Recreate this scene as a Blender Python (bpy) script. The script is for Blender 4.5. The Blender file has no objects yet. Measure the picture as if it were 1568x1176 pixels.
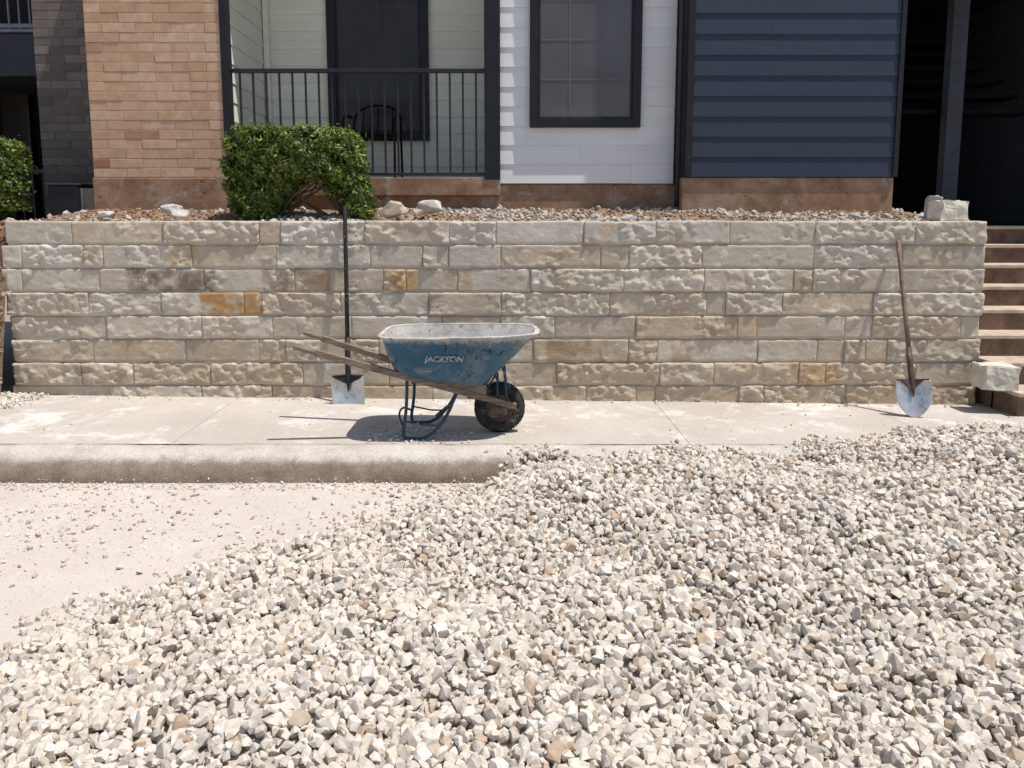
import bpy, bmesh, math, random
import numpy as np
from mathutils import Vector, Matrix, noise
random.seed(7); rng=np.random.default_rng(7)
scene=bpy.context.scene

# ------------------------------------------------ survey (camera measured from the photo)
F=1184.0; PIT=math.radians(7.1); CY=487.0; CAMZ=1.49
cp,sp=math.cos(PIT),math.sin(PIT)
def P(u,v,Y):
    a=(CY-v)/F
    t=Y/(cp+sp*a)
    return Vector(((u-784)/F*t, Y, CAMZ+(-sp+cp*a)*t))
def G(u,v,z=0.0):
    a=(CY-v)/F
    t=(z-CAMZ)/(-sp+cp*a)
    return Vector(((u-784)/F*t,(cp+sp*a)*t,z))

cam=bpy.data.cameras.new("camera"); co=bpy.data.objects.new("camera",cam)
scene.collection.objects.link(co); scene.camera=co
cam.sensor_width=36; cam.lens=F/1568*36; cam.shift_y=-(588-CY)/1568
cam.clip_start=0.05; cam.clip_end=2000
co.location=(0,0,CAMZ); co.rotation_euler=(math.pi/2-PIT,0,0)

# ------------------------------------------------ light
SD=Vector((-0.35,0.13,-1.0)).normalized()
sun=bpy.data.lights.new("sun","SUN"); so=bpy.data.objects.new("sun",sun); scene.collection.objects.link(so)
sun.energy=5.0; sun.angle=math.radians(0.53); sun.color=(1.0,0.955,0.885)
so.rotation_euler=SD.to_track_quat('-Z','Y').to_euler(); so.location=(3,-2,10)
w=bpy.data.worlds.new("World"); scene.world=w; w.use_nodes=True
nt=w.node_tree; bg=nt.nodes["Background"]; sky=nt.nodes.new("ShaderNodeTexSky")
sky.sky_type='NISHITA'; sky.sun_disc=False
sky.sun_elevation=math.asin(-SD.z); sky.sun_rotation=math.atan2(-SD.x,-SD.y)
nt.links.new(sky.outputs[0],bg.inputs[0]); bg.inputs[1].default_value=0.125
scene.view_settings.view_transform='Standard'; scene.view_settings.look='None'; scene.view_settings.exposure=0

# ------------------------------------------------ materials
def c4(c): return (c[0],c[1],c[2],1)
class M:
    def __init__(s,name,rough=0.8,metal=0.0,spec=0.3):
        s.m=bpy.data.materials.new(name); s.m.use_nodes=True; s.t=s.m.node_tree
        s.b=s.t.nodes["Principled BSDF"]; s.b.inputs["Roughness"].default_value=rough
        s.b.inputs["Metallic"].default_value=metal
        s.b.inputs["Specular IOR Level"].default_value=spec
        s.tc=s.t.nodes.new("ShaderNodeTexCoord"); s.h=[]
    def n(s,k): return s.t.nodes.new(k)
    def l(s,a,b): s.t.links.new(a,b)
    def noise(s,scale,detail=6,rough=0.6,dist=0,stretch=None):
        n=s.n("ShaderNodeTexNoise"); n.inputs["Scale"].default_value=scale
        n.inputs["Detail"].default_value=min(detail,7); n.inputs["Roughness"].default_value=rough
        n.inputs["Distortion"].default_value=dist
        src=s.tc.outputs["Object"]
        if stretch:
            mp=s.n("ShaderNodeMapping"); mp.inputs["Scale"].default_value=stretch; s.l(src,mp.inputs[0]); src=mp.outputs[0]
        s.l(src,n.inputs["Vector"]); return n.outputs["Fac"]
    def ramp(s,src,stops,interp='LINEAR'):
        r=s.n("ShaderNodeValToRGB"); e=r.color_ramp.elements; r.color_ramp.interpolation=interp
        e[0].position=stops[0][0]; e[0].color=c4(stops[0][1])
        e[1].position=stops[-1][0]; e[1].color=c4(stops[-1][1])
        for p,c in stops[1:-1]:
            q=e.new(p); q.color=c4(c)
        s.l(src,r.inputs[0]); return r.outputs[0]
    def mix(s,a,b,fac,mode='MIX'):
        n=s.n("ShaderNodeMix"); n.data_type='RGBA'; n.blend_type=mode
        for v,i in ((fac,0),(a,6),(b,7)):
            if isinstance(v,(int,float)): n.inputs[i].default_value=v
            elif isinstance(v,tuple): n.inputs[i].default_value=c4(v)
            else: s.l(v,n.inputs[i])
        return n.outputs[2]
    def mask(s,src,a,b):
        n=s.n("ShaderNodeMapRange"); n.interpolation_type='SMOOTHSTEP'
        n.inputs[1].default_value=a; n.inputs[2].default_value=b; s.l(src,n.inputs[0]); return n.outputs[0]
    def attr(s,name):
        n=s.n("ShaderNodeAttribute"); n.attribute_name=name; return n.outputs["Color"]
    def island(s):
        return s.n("ShaderNodeNewGeometry").outputs["Random Per Island"]
    def sep(s,ax):
        n=s.n("ShaderNodeSeparateXYZ"); s.l(s.tc.outputs["Object"],n.inputs[0]); return n.outputs[ax]
    def color(s,c):
        if isinstance(c,tuple): s.b.inputs["Base Color"].default_value=c4(c)
        else: s.l(c,s.b.inputs["Base Color"])
        return s
    def bump(s,src,strength=0.4,dist=0.005):
        n=s.n("ShaderNodeBump"); n.inputs["Strength"].default_value=strength; n.inputs["Distance"].default_value=dist
        s.l(src,n.inputs["Height"])
        if s.h: s.l(s.h[-1],n.inputs["Normal"])
        s.h.append(n.outputs[0]); s.l(n.outputs[0],s.b.inputs["Normal"]); return s

def simple(name,c,rough=0.7,metal=0,var=0.25,scale=8,bs=0.15,spec=0.3,dust=None):
    m=M(name,rough,metal,spec)
    lo=tuple(x*(1-var) for x in c); hi=tuple(min(1,x*(1+var)) for x in c)
    col=m.ramp(m.noise(scale,6,0.65),[(0.3,lo),(0.7,hi)])
    if dust:
        col=m.mix(col,dust[0],m.mask(m.noise(dust[1],7,0.75),dust[2],dust[2]+0.15))
    m.color(col); m.bump(m.noise(scale*12,4),bs,0.002)
    return m.m

# gravel
def gravel_mat(name,dark=1.0):
    m=M(name,0.9,0,0.2)
    d=dark
    c=m.ramp(m.island(),[(0.0,(.44*d,.33*d,.24*d)),(0.04,(.52*d,.42*d,.32*d)),(0.10,(.49*d,.455*d,.415*d)),(0.22,(.56*d,.51*d,.45*d)),(0.45,(.625*d,.56*d,.485*d)),(0.75,(.67*d,.605*d,.53*d)),(1.0,(.73*d,.68*d,.62*d))])
    c=m.mix(c,m.ramp(m.noise(48,4,0.7),[(0.34,(.76,.73,.69)),(0.62,(1,1,1))]),0.9,'MULTIPLY')
    m.color(c); m.bump(m.noise(130,3,0.7),0.6,0.003); return m.m
MG=gravel_mat("crushed_limestone")
MGB=gravel_mat("bed_stones",0.76)
# road
m=M("dusty_road",0.95,0,0.1)
c=m.ramp(m.noise(1.3,6,0.6,0.3),[(0.3,(.52,.465,.42)),(0.7,(.60,.545,.495))])
c=m.mix(c,(.46,.405,.355),m.mask(m.noise(7,7,0.75),0.54,0.76))
c=m.mix(c,(.66,.62,.575),m.mask(m.noise(4.2,7,0.75,0.2),0.52,0.78))
c=m.mix(c,m.ramp(m.noise(160,3),[(0.35,(.80,.78,.76)),(0.6,(1,1,1))]),0.85,'MULTIPLY')
m.color(c); m.bump(m.noise(25,6,0.7),0.35,0.01); m.bump(m.noise(220,3),0.35,0.002); MROAD=m.m
m=M("terrain",0.95,0,0.1); m.color(m.ramp(m.noise(0.3,6),[(0.3,(.25,.22,.17)),(0.7,(.36,.33,.27))])); m.bump(m.noise(5),0.4,0.02); MTER=m.m
# sidewalk
m=M("sidewalk_concrete",0.92,0,0.15)
c=m.ramp(m.noise(1.1,6,0.62,0.4),[(0.28,(.43,.385,.34)),(0.72,(.55,.50,.45))])
c=m.mix(c,(.71,.68,.635),m.mask(m.noise(1.9,7,0.75,0.5),0.49,0.66))
c=m.mix(c,(.34,.29,.24),m.mask(m.noise(5.0,7,0.78),0.57,0.75))
c=m.mix(c,(.74,.72,.68),m.mask(m.noise(11.0,7,0.78),0.60,0.72))
c=m.mix(c,m.ramp(m.noise(130,4),[(0.35,(.80,.78,.76)),(0.6,(1,1,1))]),0.85,'MULTIPLY')
m.color(c); m.bump(m.noise(60,6,0.7),0.4,0.005); MSW=m.m
# kerb
m=M("kerb_concrete",0.92,0,0.15)
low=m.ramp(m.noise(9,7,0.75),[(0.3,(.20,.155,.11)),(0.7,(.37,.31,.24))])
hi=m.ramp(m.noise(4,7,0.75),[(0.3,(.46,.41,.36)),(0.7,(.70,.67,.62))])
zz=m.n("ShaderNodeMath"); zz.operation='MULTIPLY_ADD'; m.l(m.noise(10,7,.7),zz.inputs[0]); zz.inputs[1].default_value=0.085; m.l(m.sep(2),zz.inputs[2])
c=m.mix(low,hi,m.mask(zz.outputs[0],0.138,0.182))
c=m.mix(c,m.ramp(m.noise(150,4),[(0.36,(.60,.56,.52)),(0.6,(1,1,1))]),0.85,'MULTIPLY')
m.color(c); m.bump(m.noise(120,5,0.7),0.7,0.006); m.bump(m.noise(18,4),0.3,0.01); MK=m.m
# wall stone
m=M("wall_limestone",0.9,0,0.15)
c=m.attr("Col")
c=m.mix(c,m.ramp(m.noise(4,7,0.7,0.3),[(0.3,(.74,.695,.635)),(0.66,(1.06,1.04,1.01))]),0.9,'MULTIPLY')
c=m.mix(c,(.70,.665,.615),m.mask(m.noise(8,7,0.8,0.5),0.55,0.67))
c=m.mix(c,(.54,.415,.285),m.mask(m.noise(2.6,7,0.78,0.6),0.54,0.70))
c=m.mix(c,(.20,.16,.125),m.mask(m.noise(26,7,0.8),0.66,0.76))
m.color(c); m.bump(m.noise(30,7,0.75),0.8,0.012); m.bump(m.noise(150,4,0.75),0.6,0.004); MW=m.m
m=M("mortar",0.95,0,0.1)
c=m.ramp(m.noise(5,7,0.75),[(0.3,(.36,.31,.255)),(0.7,(.62,.57,.51))]); m.color(c); m.bump(m.noise(60,6,0.7),0.7,0.006); MMO=m.m
# brick
def brick_mat(name,stops):
    m=M(name,0.88,0,0.2)
    c=m.ramp(m.island(),stops)
    c=m.mix(c,m.ramp(m.noise(9,7,0.75),[(0.3,(.68,.65,.62)),(0.7,(1.06,1.05,1.04))]),0.9,'MULTIPLY')
    m.color(c); m.bump(m.noise(90,5,0.7),0.6,0.004); return m.m
MBR=brick_mat("tan_brick",[(0,(.35,.155,.09)),(0.04,(.43,.24,.15)),(0.09,(.53,.345,.225)),(0.6,(.59,.395,.265)),(1,(.63,.44,.315))])
MBRD=brick_mat("grey_brown_brick",[(0,(.13,.11,.10)),(0.5,(.18,.155,.14)),(1,(.225,.195,.175))])
MMB=simple("brick_mortar",(.48,.335,.23),0.95,var=.15,scale=10,bs=.4)
MMD=simple("dark_mortar",(.15,.13,.12),0.95,var=.15,scale=10,bs=.4)
m=M("soil_stained_foundation",0.92,0,0.15)
c=m.ramp(m.noise(4,7,0.75,0.4),[(0.3,(.16,.09,.055)),(0.5,(.31,.19,.12)),(0.72,(.43,.315,.225))])
c=m.mix(c,(.41,.35,.30),m.mask(m.noise(1.9,7,0.78,0.6),0.54,0.66))
c=m.mix(c,(.09,.065,.05),m.mask(m.noise(2.6,7,0.8,0.7,(1,1,2.5)),0.58,0.68))
m.color(c); m.bump(m.noise(40,6,0.7),0.5,0.006); MFO=m.m
def siding_mat(name,c):
    m=M(name,0.55,0,0.35)
    col=m.ramp(m.noise(3,6,0.6,0,(0.6,1,4)),[(0.3,tuple(x*.90 for x in c)),(0.7,c)])
    isl=m.ramp(m.island(),[(0,(.94,.94,.94)),(1,(1,1,1))])
    col=m.mix(col,isl,1.0,'MULTIPLY')
    col=m.mix(col,tuple(x*.62+.03 for x in c),m.mask(m.noise(5,7,0.8),0.62,0.80))
    m.color(col); m.bump(m.noise(30,5,0.6,0,(0.3,1,6)),0.15,0.003); return m.m
MSWH=siding_mat("white_siding",(.76,.775,.77))
MSCR=siding_mat("cream_siding",(.84,.84,.71))
MSBL=siding_mat("navy_siding",(.026,.038,.062))
MBLK=simple("black_trim",(.012,.013,.016),.45,var=.3,scale=6,bs=.05,dust=((.05,.05,.05),5,.6))
MRAIL=simple("railing_metal",(.022,.026,.032),.4,var=.2,scale=10,bs=.05)
m=M("window_screen",0.32,0,0.5); m.color(m.ramp(m.noise(1.2,3),[(0.3,(.058,.058,.062)),(0.7,(.108,.109,.112))])); MGL=m.m
m=M("dark_glass",0.2,0,0.3); m.color(m.ramp(m.noise(1.0,3),[(0.3,(.020,.017,.015)),(0.7,(.05,.045,.041))])); MGD=m.m
MMUN=simple("window_muntin",(.12,.12,.125),.6,var=.1,bs=.02)
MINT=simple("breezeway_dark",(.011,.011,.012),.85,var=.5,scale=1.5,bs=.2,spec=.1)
MDK=simple("dark_slate_paint",(.035,.04,.05),.6,var=.2,scale=3,bs=.1)
m=M("bed_soil",0.95,0,0.1)
c=m.ramp(m.noise(14,7,0.75),[(0.3,(.15,.09,.055)),(0.55,(.31,.215,.145)),(0.75,(.46,.37,.29))])
m.color(c); m.bump(m.noise(50,7,0.75),0.9,0.02); MSOIL=m.m
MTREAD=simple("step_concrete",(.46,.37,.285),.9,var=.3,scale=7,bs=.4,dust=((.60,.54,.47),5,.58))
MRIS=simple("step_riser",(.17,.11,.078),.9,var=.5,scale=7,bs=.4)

# ------------------------------------------------ mesh helpers
def obj(name,me,parent=None):
    o=bpy.data.objects.new(name,me); scene.collection.objects.link(o)
    if parent: o.parent=parent
    return o
def empty(name,loc=(0,0,0)):
    o=bpy.data.objects.new(name,None); scene.collection.objects.link(o); return o
class MB:
    def __init__(s): s.v=[]; s.f=[]
    def box(s,x0,x1,y0,y1,z0,z1):
        b=len(s.v)
        s.v+=[(x0,y0,z0),(x1,y0,z0),(x1,y1,z0),(x0,y1,z0),(x0,y0,z1),(x1,y0,z1),(x1,y1,z1),(x0,y1,z1)]
        s.f+=[tuple(b+i for i in q) for q in ((0,3,2,1),(4,5,6,7),(0,1,5,4),(1,2,6,5),(2,3,7,6),(3,0,4,7))]
    def quad(s,a,b,c,d):
        n=len(s.v); s.v+=[tuple(a),tuple(b),tuple(c),tuple(d)]; s.f.append((n,n+1,n+2,n+3))
    def make(s,name,mat,parent=None,bevel=0,smooth=False,segs=2):
        me=bpy.data.meshes.new(name); me.from_pydata(s.v,[],s.f); me.materials.append(mat)
        if smooth:
            me.shade_smooth()
        o=obj(name,me,parent)
        if bevel:
            md=o.modifiers.new("b","BEVEL"); md.width=bevel; md.segments=segs; md.limit_method='ANGLE'
        return o
def tube(mb,pts,r,n=10,cap=True):
    pts=[Vector(p) for p in pts]; rs=r if isinstance(r,(list,tuple)) else [r]*len(pts)
    b=len(mb.v); up=Vector((0.13,0.91,0.31))
    for i,p in enumerate(pts):
        d=(pts[min(i+1,len(pts)-1)]-pts[max(i-1,0)]).normalized()
        a=d.cross(up).normalized(); c=d.cross(a).normalized()
        for k in range(n):
            t=2*math.pi*k/n; mb.v.append(tuple(p+(a*math.cos(t)+c*math.sin(t))*rs[i]))
    for i in range(len(pts)-1):
        for k in range(n):
            mb.f.append((b+i*n+k,b+i*n+(k+1)%n,b+(i+1)*n+(k+1)%n,b+(i+1)*n+k))
    if cap:
        mb.f.append(tuple(b+k for k in range(n))[::-1]); e=b+(len(pts)-1)*n; mb.f.append(tuple(e+k for k in range(n)))
def smoothpath(pts,it=3):
    pts=[Vector(p) for p in pts]
    for _ in range(it):
        q=[pts[0]]
        for a,b in zip(pts[:-1],pts[1:]):
            q+= [a*.75+b*.25,a*.25+b*.75]
        q.append(pts[-1]); pts=q
    return pts
def lathe(mb,prof,cx,cy,cz,n=48):   # axis along Y ; prof (r,y)
    b=len(mb.v); m_=len(prof)
    for k in range(n):
        t=2*math.pi*k/n
        for r,y in prof: mb.v.append((cx+r*math.cos(t),cy+y,cz+r*math.sin(t)))
    for k in range(n):
        for i in range(m_-1):
            a=b+k*m_+i; c=b+((k+1)%n)*m_+i
            mb.f.append((a,a+1,c+1,c))
def beam(mb,a,b,w0,h0,w1,h1):
    a=Vector(a); b=Vector(b); d=(b-a).normalized(); s=d.cross(Vector((0,0,1))).normalized(); u=s.cross(d)
    n=len(mb.v)
    for p,w_,h_ in ((a,w0,h0),(b,w1,h1)):
        for i,j in ((-1,-1),(1,-1),(1,1),(-1,1)): mb.v.append(tuple(p+s*(w_/2*i)+u*(h_/2*j)))
    mb.f+=[tuple(n+i for i in q) for q in ((0,1,2,3),(7,6,5,4),(0,4,5,1),(1,5,6,2),(2,6,7,3),(3,7,4,0))]

# stones -----------------------------------------------------------
def make_templates(k,seed):
    r=np.random.default_rng(seed); out=[]
    for _ in range(k):
        n=int(r.integers(13,20)); p=r.normal(size=(n,3)); p/=np.linalg.norm(p,axis=1)[:,None]
        p*=r.uniform(.87,1.10,size=(n,1)); p=np.sign(p)*np.abs(p)**0.82
        p*=np.array([r.uniform(1.0,1.28),r.uniform(.85,1.05),r.uniform(.64,.88)])
        bm=bmesh.new()
        for q in p: bm.verts.new(q)
        h=bmesh.ops.convex_hull(bm,input=bm.verts)
        bmesh.ops.delete(bm,geom=[v for v in bm.verts if not v.link_faces],context='VERTS')
        bmesh.ops.triangulate(bm,faces=bm.faces); bmesh.ops.recalc_face_normals(bm,faces=bm.faces)
        bm.verts.index_update()
        out.append((np.array([v.co[:] for v in bm.verts]),np.array([[v.index for v in f.verts] for f in bm.faces])))
        bm.free()
    return out
TPL=make_templates(44,3)
def raw_mesh(name,V,T,mat,flat=True):
    me=bpy.data.meshes.new(name); k=T.shape[1]
    me.vertices.add(len(V)); me.vertices.foreach_set("co",V.astype(np.float32).ravel())
    me.loops.add(len(T)*k); me.loops.foreach_set("vertex_index",T.astype(np.int32).ravel())
    me.polygons.add(len(T)); me.polygons.foreach_set("loop_start",np.arange(0,len(T)*k,k,dtype=np.int32))
    me.update(calc_edges=True); me.validate()
    if flat: me.shade_flat()
    me.materials.append(mat); return me
def randrot(n):
    q=rng.normal(size=(n,4))
    q/=np.linalg.norm(q,axis=1)[:,None]; w_,x,y,z=q.T
    return np.stack([1-2*(y*y+z*z),2*(x*y-z*w_),2*(x*z+y*w_),2*(x*y+z*w_),1-2*(x*x+z*z),2*(y*z-x*w_),2*(x*z-y*w_),2*(y*z+x*w_),1-2*(x*x+y*y)],1).reshape(n,3,3)
def stones(name,pts,sizes,mat,parent=None):
    n=len(pts); R=randrot(n); ti=rng.integers(0,len(TPL),n); Vs=[];Ts=[];off=0
    for k,(tv,tf) in enumerate(TPL):
        idx=np.where(ti==k)[0]
        if len(idx)==0: continue
        v=np.einsum('nij,vj->nvi',R[idx],tv)*sizes[idx][:,None,None]+pts[idx][:,None,:]
        t=tf[None]+(np.arange(len(idx))*len(tv))[:,None,None]+off
        Vs.append(v.reshape(-1,3)); Ts.append(t.reshape(-1,3)); off+=len(idx)*len(tv)
    return obj(name,raw_mesh(name,np.concatenate(Vs),np.concatenate(Ts),mat),parent)

# ------------------------------------------------ ground, road, kerb, sidewalk
WY=5.75
def sw_z(x,y):
    t=np.clip((y-4.5)/1.25,0,1.2)
    return 0.15-0.011*np.clip(x,-5,5)*t
mb=MB(); mb.quad((-400,-400,-0.03),(400,-400,-0.03),(400,400,-0.03),(-400,400,-0.03)); mb.make("ground",MTER)
mb=MB(); mb.quad((-30,-9,0),(30,-9,0),(30,4.35,0),(-30,4.35,0)); mb.make("road",MROAD)
prof=[(4.285,-.02),(4.29,.02),(4.30,.055),(4.318,.09),(4.345,.118),(4.385,.138),(4.43,.150),(4.50,.156),(4.56,.152),(4.565,.10)]
mb=MB(); xs=[-12]
while xs[-1]<12: xs.append(xs[-1]+.025)
jo=[-2.62,-1.42,.1,1.6,3.1,-4.1,-5.6]
for i,x in enumerate(xs):
    for j,(y,z) in enumerate(prof):
        nz=noise.noise(Vector((x*2.1,j*.35,1)))*.014+noise.noise(Vector((x*9,j*.9,5)))*.007+noise.noise(Vector((x*31,j*1.3,5)))*.004
        g=0
        for q in jo:
            if abs(x-q+j*.002)<.013: g=.009
        mb.v.append((x,y+nz*.9+g,z+nz*.35-g*.6))
k=len(prof)
for i in range(len(xs)-1):
    for j in range(k-1):
        a=i*k+j; mb.f.append((a,a+k,a+k+1,a+1))
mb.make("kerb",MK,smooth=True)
mb=MB(); jx=[-12,-9.6,-8.1,-6.6,-5.1,-3.6,-2.07,-.49,1.08,2.65,4.2,5.7,7.2,12]
JG=.0018
for a,b in zip(jx[:-1],jx[1:]):
    n=12
    for i in range(n):
        xa=a+JG+(b-a-2*JG)*i/n; xb=a+JG+(b-a-2*JG)*(i+1)/n
        for ya,yb in ((4.566,4.9),(4.9,5.3),(5.3,6.0)):
            mb.quad((xa,ya,float(sw_z(xa,ya))),(xb,ya,float(sw_z(xb,ya))),(xb,yb,float(sw_z(xb,yb))),(xa,yb,float(sw_z(xa,yb))))
    for xx in (a+JG,b-JG):
        mb.quad((xx,4.566,.05),(xx,6.0,.03),(xx,6.0,float(sw_z(xx,6.0))),(xx,4.566,float(sw_z(xx,4.566))))
mb.quad((-12,4.55,.138),(12,4.55,.138),(12,6.0,.07),(-12,6.0,.07))
mb.make("sidewalk",MSW)

# ------------------------------------------------ gravel pile
poly=np.array([(-3.4,1.62),(-2.3,2.06),(-1.80,2.34),(-1.58,2.92),(-1.2,3.18),(-.85,3.46),(-.42,3.78),(-.33,4.08),(-.22,4.28),(.10,4.44),(.75,4.38),(1.55,4.38),(2.05,4.62),(2.6,4.84),(3.4,5.0),(5.2,5.15),(6.0,3.0),(6.0,.2),(-3.4,.2)])
def sdist(x,y):
    p=np.stack([x,y],-1); d=np.full(x.shape,1e9); inside=np.zeros(x.shape,bool)
    n=len(poly)
    for i in range(n):
        a=poly[i]; b=poly[(i+1)%n]; ab=b-a; ap=p-a
        t=np.clip((ap@ab)/(ab@ab),0,1); q=ap-t[...,None]*ab; d=np.minimum(d,np.hypot(q[...,0],q[...,1]))
        c=((a[1]>y)!=(b[1]>y))&(x<(b[0]-a[0])*(y-a[1])/(b[1]-a[1]+1e-12)+a[0]); inside^=c
    return np.where(inside,d,-d)
def ss(x,a,b):
    t=np.clip((x-a)/(b-a),0,1); return t*t*(3-2*t)
def grd(x,y):
    k=np.interp(y,[4.28,4.30,4.345,4.43,4.5],[0,.05,.118,.15,.155]); return np.where(y>4.56,sw_z(x,y),k)
def pile(x,y):
    d=sdist(x,y)+.06*np.sin(7*x+3*y)+.05*np.sin(11*y-4*x+1)+.03*np.sin(17*x-9*y)
    dd=np.clip(d,0,None)
    A=.18+.14*np.exp(-((y-3.45)/.8)**2)*ss(x,-.9,.5)+.14*ss(x,1.4,2.5)*np.exp(-((y-3.9)/1.0)**2)
    A=A+.026*np.sin(3.1*x+1.3*y)+.022*np.sin(5.3*y-2.2*x+2)+.014*np.sin(9*x+7*y)+.009*np.sin(14*y-11*x)
    z=A*(1-np.exp(-dd/.28))
    return np.maximum(z,grd(x,y)+.045*(1-np.exp(-dd/.07))-.006),d
nx,ny=190,120
X,Y=np.meshgrid(np.linspace(-3.4,5.9,nx),np.linspace(.25,5.2,ny)); Z,D=pile(X,Y); Z=np.where(D>0.03,Z-.024,-.02)
V=np.stack([X,Y,Z],-1).reshape(-1,3); I=np.arange(nx*ny).reshape(ny,nx)
T=np.stack([I[:-1,:-1],I[:-1,1:],I[1:,1:],I[1:,:-1]],-1).reshape(-1,4)
gp=empty("gravel_pile")
mbase=simple("gravel_fines",(.44,.385,.33),.95,var=.4,scale=30,bs=.9)
obj("fines",raw_mesh("fines",V,T,mbase,False),gp)
def jgrid(x0,x1,y0,y1,s):
    a,b=np.meshgrid(np.arange(x0,x1,s),np.arange(y0,y1,s*.87)); a=a+(np.arange(a.shape[0])%2)[:,None]*s/2
    a=a+rng.uniform(-.38,.38,a.shape)*s; b=b+rng.uniform(-.38,.38,b.shape)*s
    return a.ravel(),b.ravel()
for nm,s,dz,sz in (("top_stones",.0315,-.003,.0174),("lower_stones",.0345,-.017,.0180)):
    x,y=jgrid(-2.9,4.9,1.25,5.3,s)
    keep=np.abs(x)<(y*.70+.65); x,y=x[keep],y[keep]
    z,d=pile(x,y); edge=d+rng.normal(0,.045,len(d)); keep=edge>0.0; x,y,z,d=x[keep],y[keep],z[keep],d[keep]
    size=sz*np.exp(np.clip(rng.normal(0,.25,len(x)),-.7,.6))*np.interp(d,[0,.25],[.78,1.0])
    zz_=np.where(d>0,z,grd(x,y)+size*.4)+dz*np.interp(d,[0,.2],[0,1])+rng.normal(0,.006,len(x))*np.interp(d,[0,.15],[0,1])
    stones(nm,np.stack([x,y,zz_],1),size,MG,parent=gp)
def loose(name,n,x0,x1,y0,y1,smin,smax,pw,fn):
    x=rng.uniform(x0,x1,n); y=rng.uniform(y0,y1,n); d=-sdist(x,y); pr=fn(x,y,d); k=(rng.uniform(0,1,n)<pr)&(d>-.02)
    x,y=x[k],y[k]; s=smin+(smax-smin)*rng.uniform(0,1,len(x))**pw
    return np.stack([x,y,grd(x,y)+s*.45],1),s
cl=lambda x,y:.5+.5*np.sin(2.3*x+1.7*y+.5)*np.sin(3.1*y-1.2*x)
L=[]
L.append(loose("a",9500,-4.2,0,2.3,4.27,.003,.0155,1.9,lambda x,y,d:(.14+.6*cl(x,y)**1.5)*(.22+.78*ss(y,2.8,3.5))*np.exp(-np.clip(d-.1,0,9)/2.6)))
L.append(loose("b",11000,-4.5,0,2.0,4.28,.0015,.004,1,lambda x,y,d:.3+.6*cl(x,y)))
L.append(loose("c",900,-.9,-.2,3.5,4.25,.008,.018,1.5,lambda x,y,d:np.exp(-np.clip(d,0,9)/.12)))
L.append(loose("d",1100,-2.6,.1,2.1,3.6,.007,.018,1.5,lambda x,y,d:np.exp(-np.clip(d,0,9)/.09)))
L.append(loose("e",900,-4,4,4.5,5.72,.002,.010,2.5,lambda x,y,d:.15+.4*np.exp(-np.clip(d,0,9)/.4)))
L.append(loose("f",340,-.95,-.25,4.55,4.95,.004,.015,1.5,lambda x,y,d:np.exp(-((x+.62)/.25)**2)*1.0))
L.append(loose("g",700,-4,3.6,5.62,5.74,.003,.012,2,lambda x,y,d:.35+0*x))
L.append(loose("h",1100,-4.3,-3.4,5.35,5.74,.008,.02,1.2,lambda x,y,d:ss(-x,3.45,3.7)))
L.append(loose("i",2600,-4.5,0,4.17,4.29,.002,.010,1.8,lambda x,y,d:.55+0*x))
pp=np.concatenate([a for a,b in L]); sz=np.concatenate([b for a,b in L])
stones("loose_gravel",pp,sz,MG)

# ------------------------------------------------ stone retaining wall
wall=empty("stone_retaining_wall")
XL,XR=-3.74,3.51; CH=.1765; ZT=1.497
V=[];Fq=[];C=[]
pal=[(.56,.51,.44),(.53,.48,.41),(.59,.545,.48),(.55,.475,.38),(.52,.455,.375),(.57,.53,.47)]
stain=[(3,-2.33,-1.86,(.48,.29,.13)),(2,-.95,-.70,(.52,.34,.18)),(6,2.08,2.45,(.54,.37,.22)),(2,-2.85,-2.2,(.24,.195,.16)),(2,-1.85,-1.35,(.35,.26,.19)),
       (5,.26,.72,(.38,.29,.20)),(5,-3.05,-2.55,(.52,.41,.29)),(1,-2.55,-2.3,(.52,.41,.29)),(6,-3.3,-2.9,(.49,.40,.29)),(7,1.9,2.4,(.49,.40,.28)),(4,1.0,1.9,(.54,.44,.32)),(7,.1,.5,(.50,.42,.31)),(2,-.5,-.3,(.50,.38,.26)),(5,1.2,1.35,(.48,.37,.25)),(1,3.1,3.5,(.40,.365,.32)),(7,-2.0,-1.2,(.50,.41,.30)),(6,.2,.9,(.52,.44,.33))]
rr=random.Random(21)
fr=lambda p,o=5:noise.fractal(p,.9,2.1,o)
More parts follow.
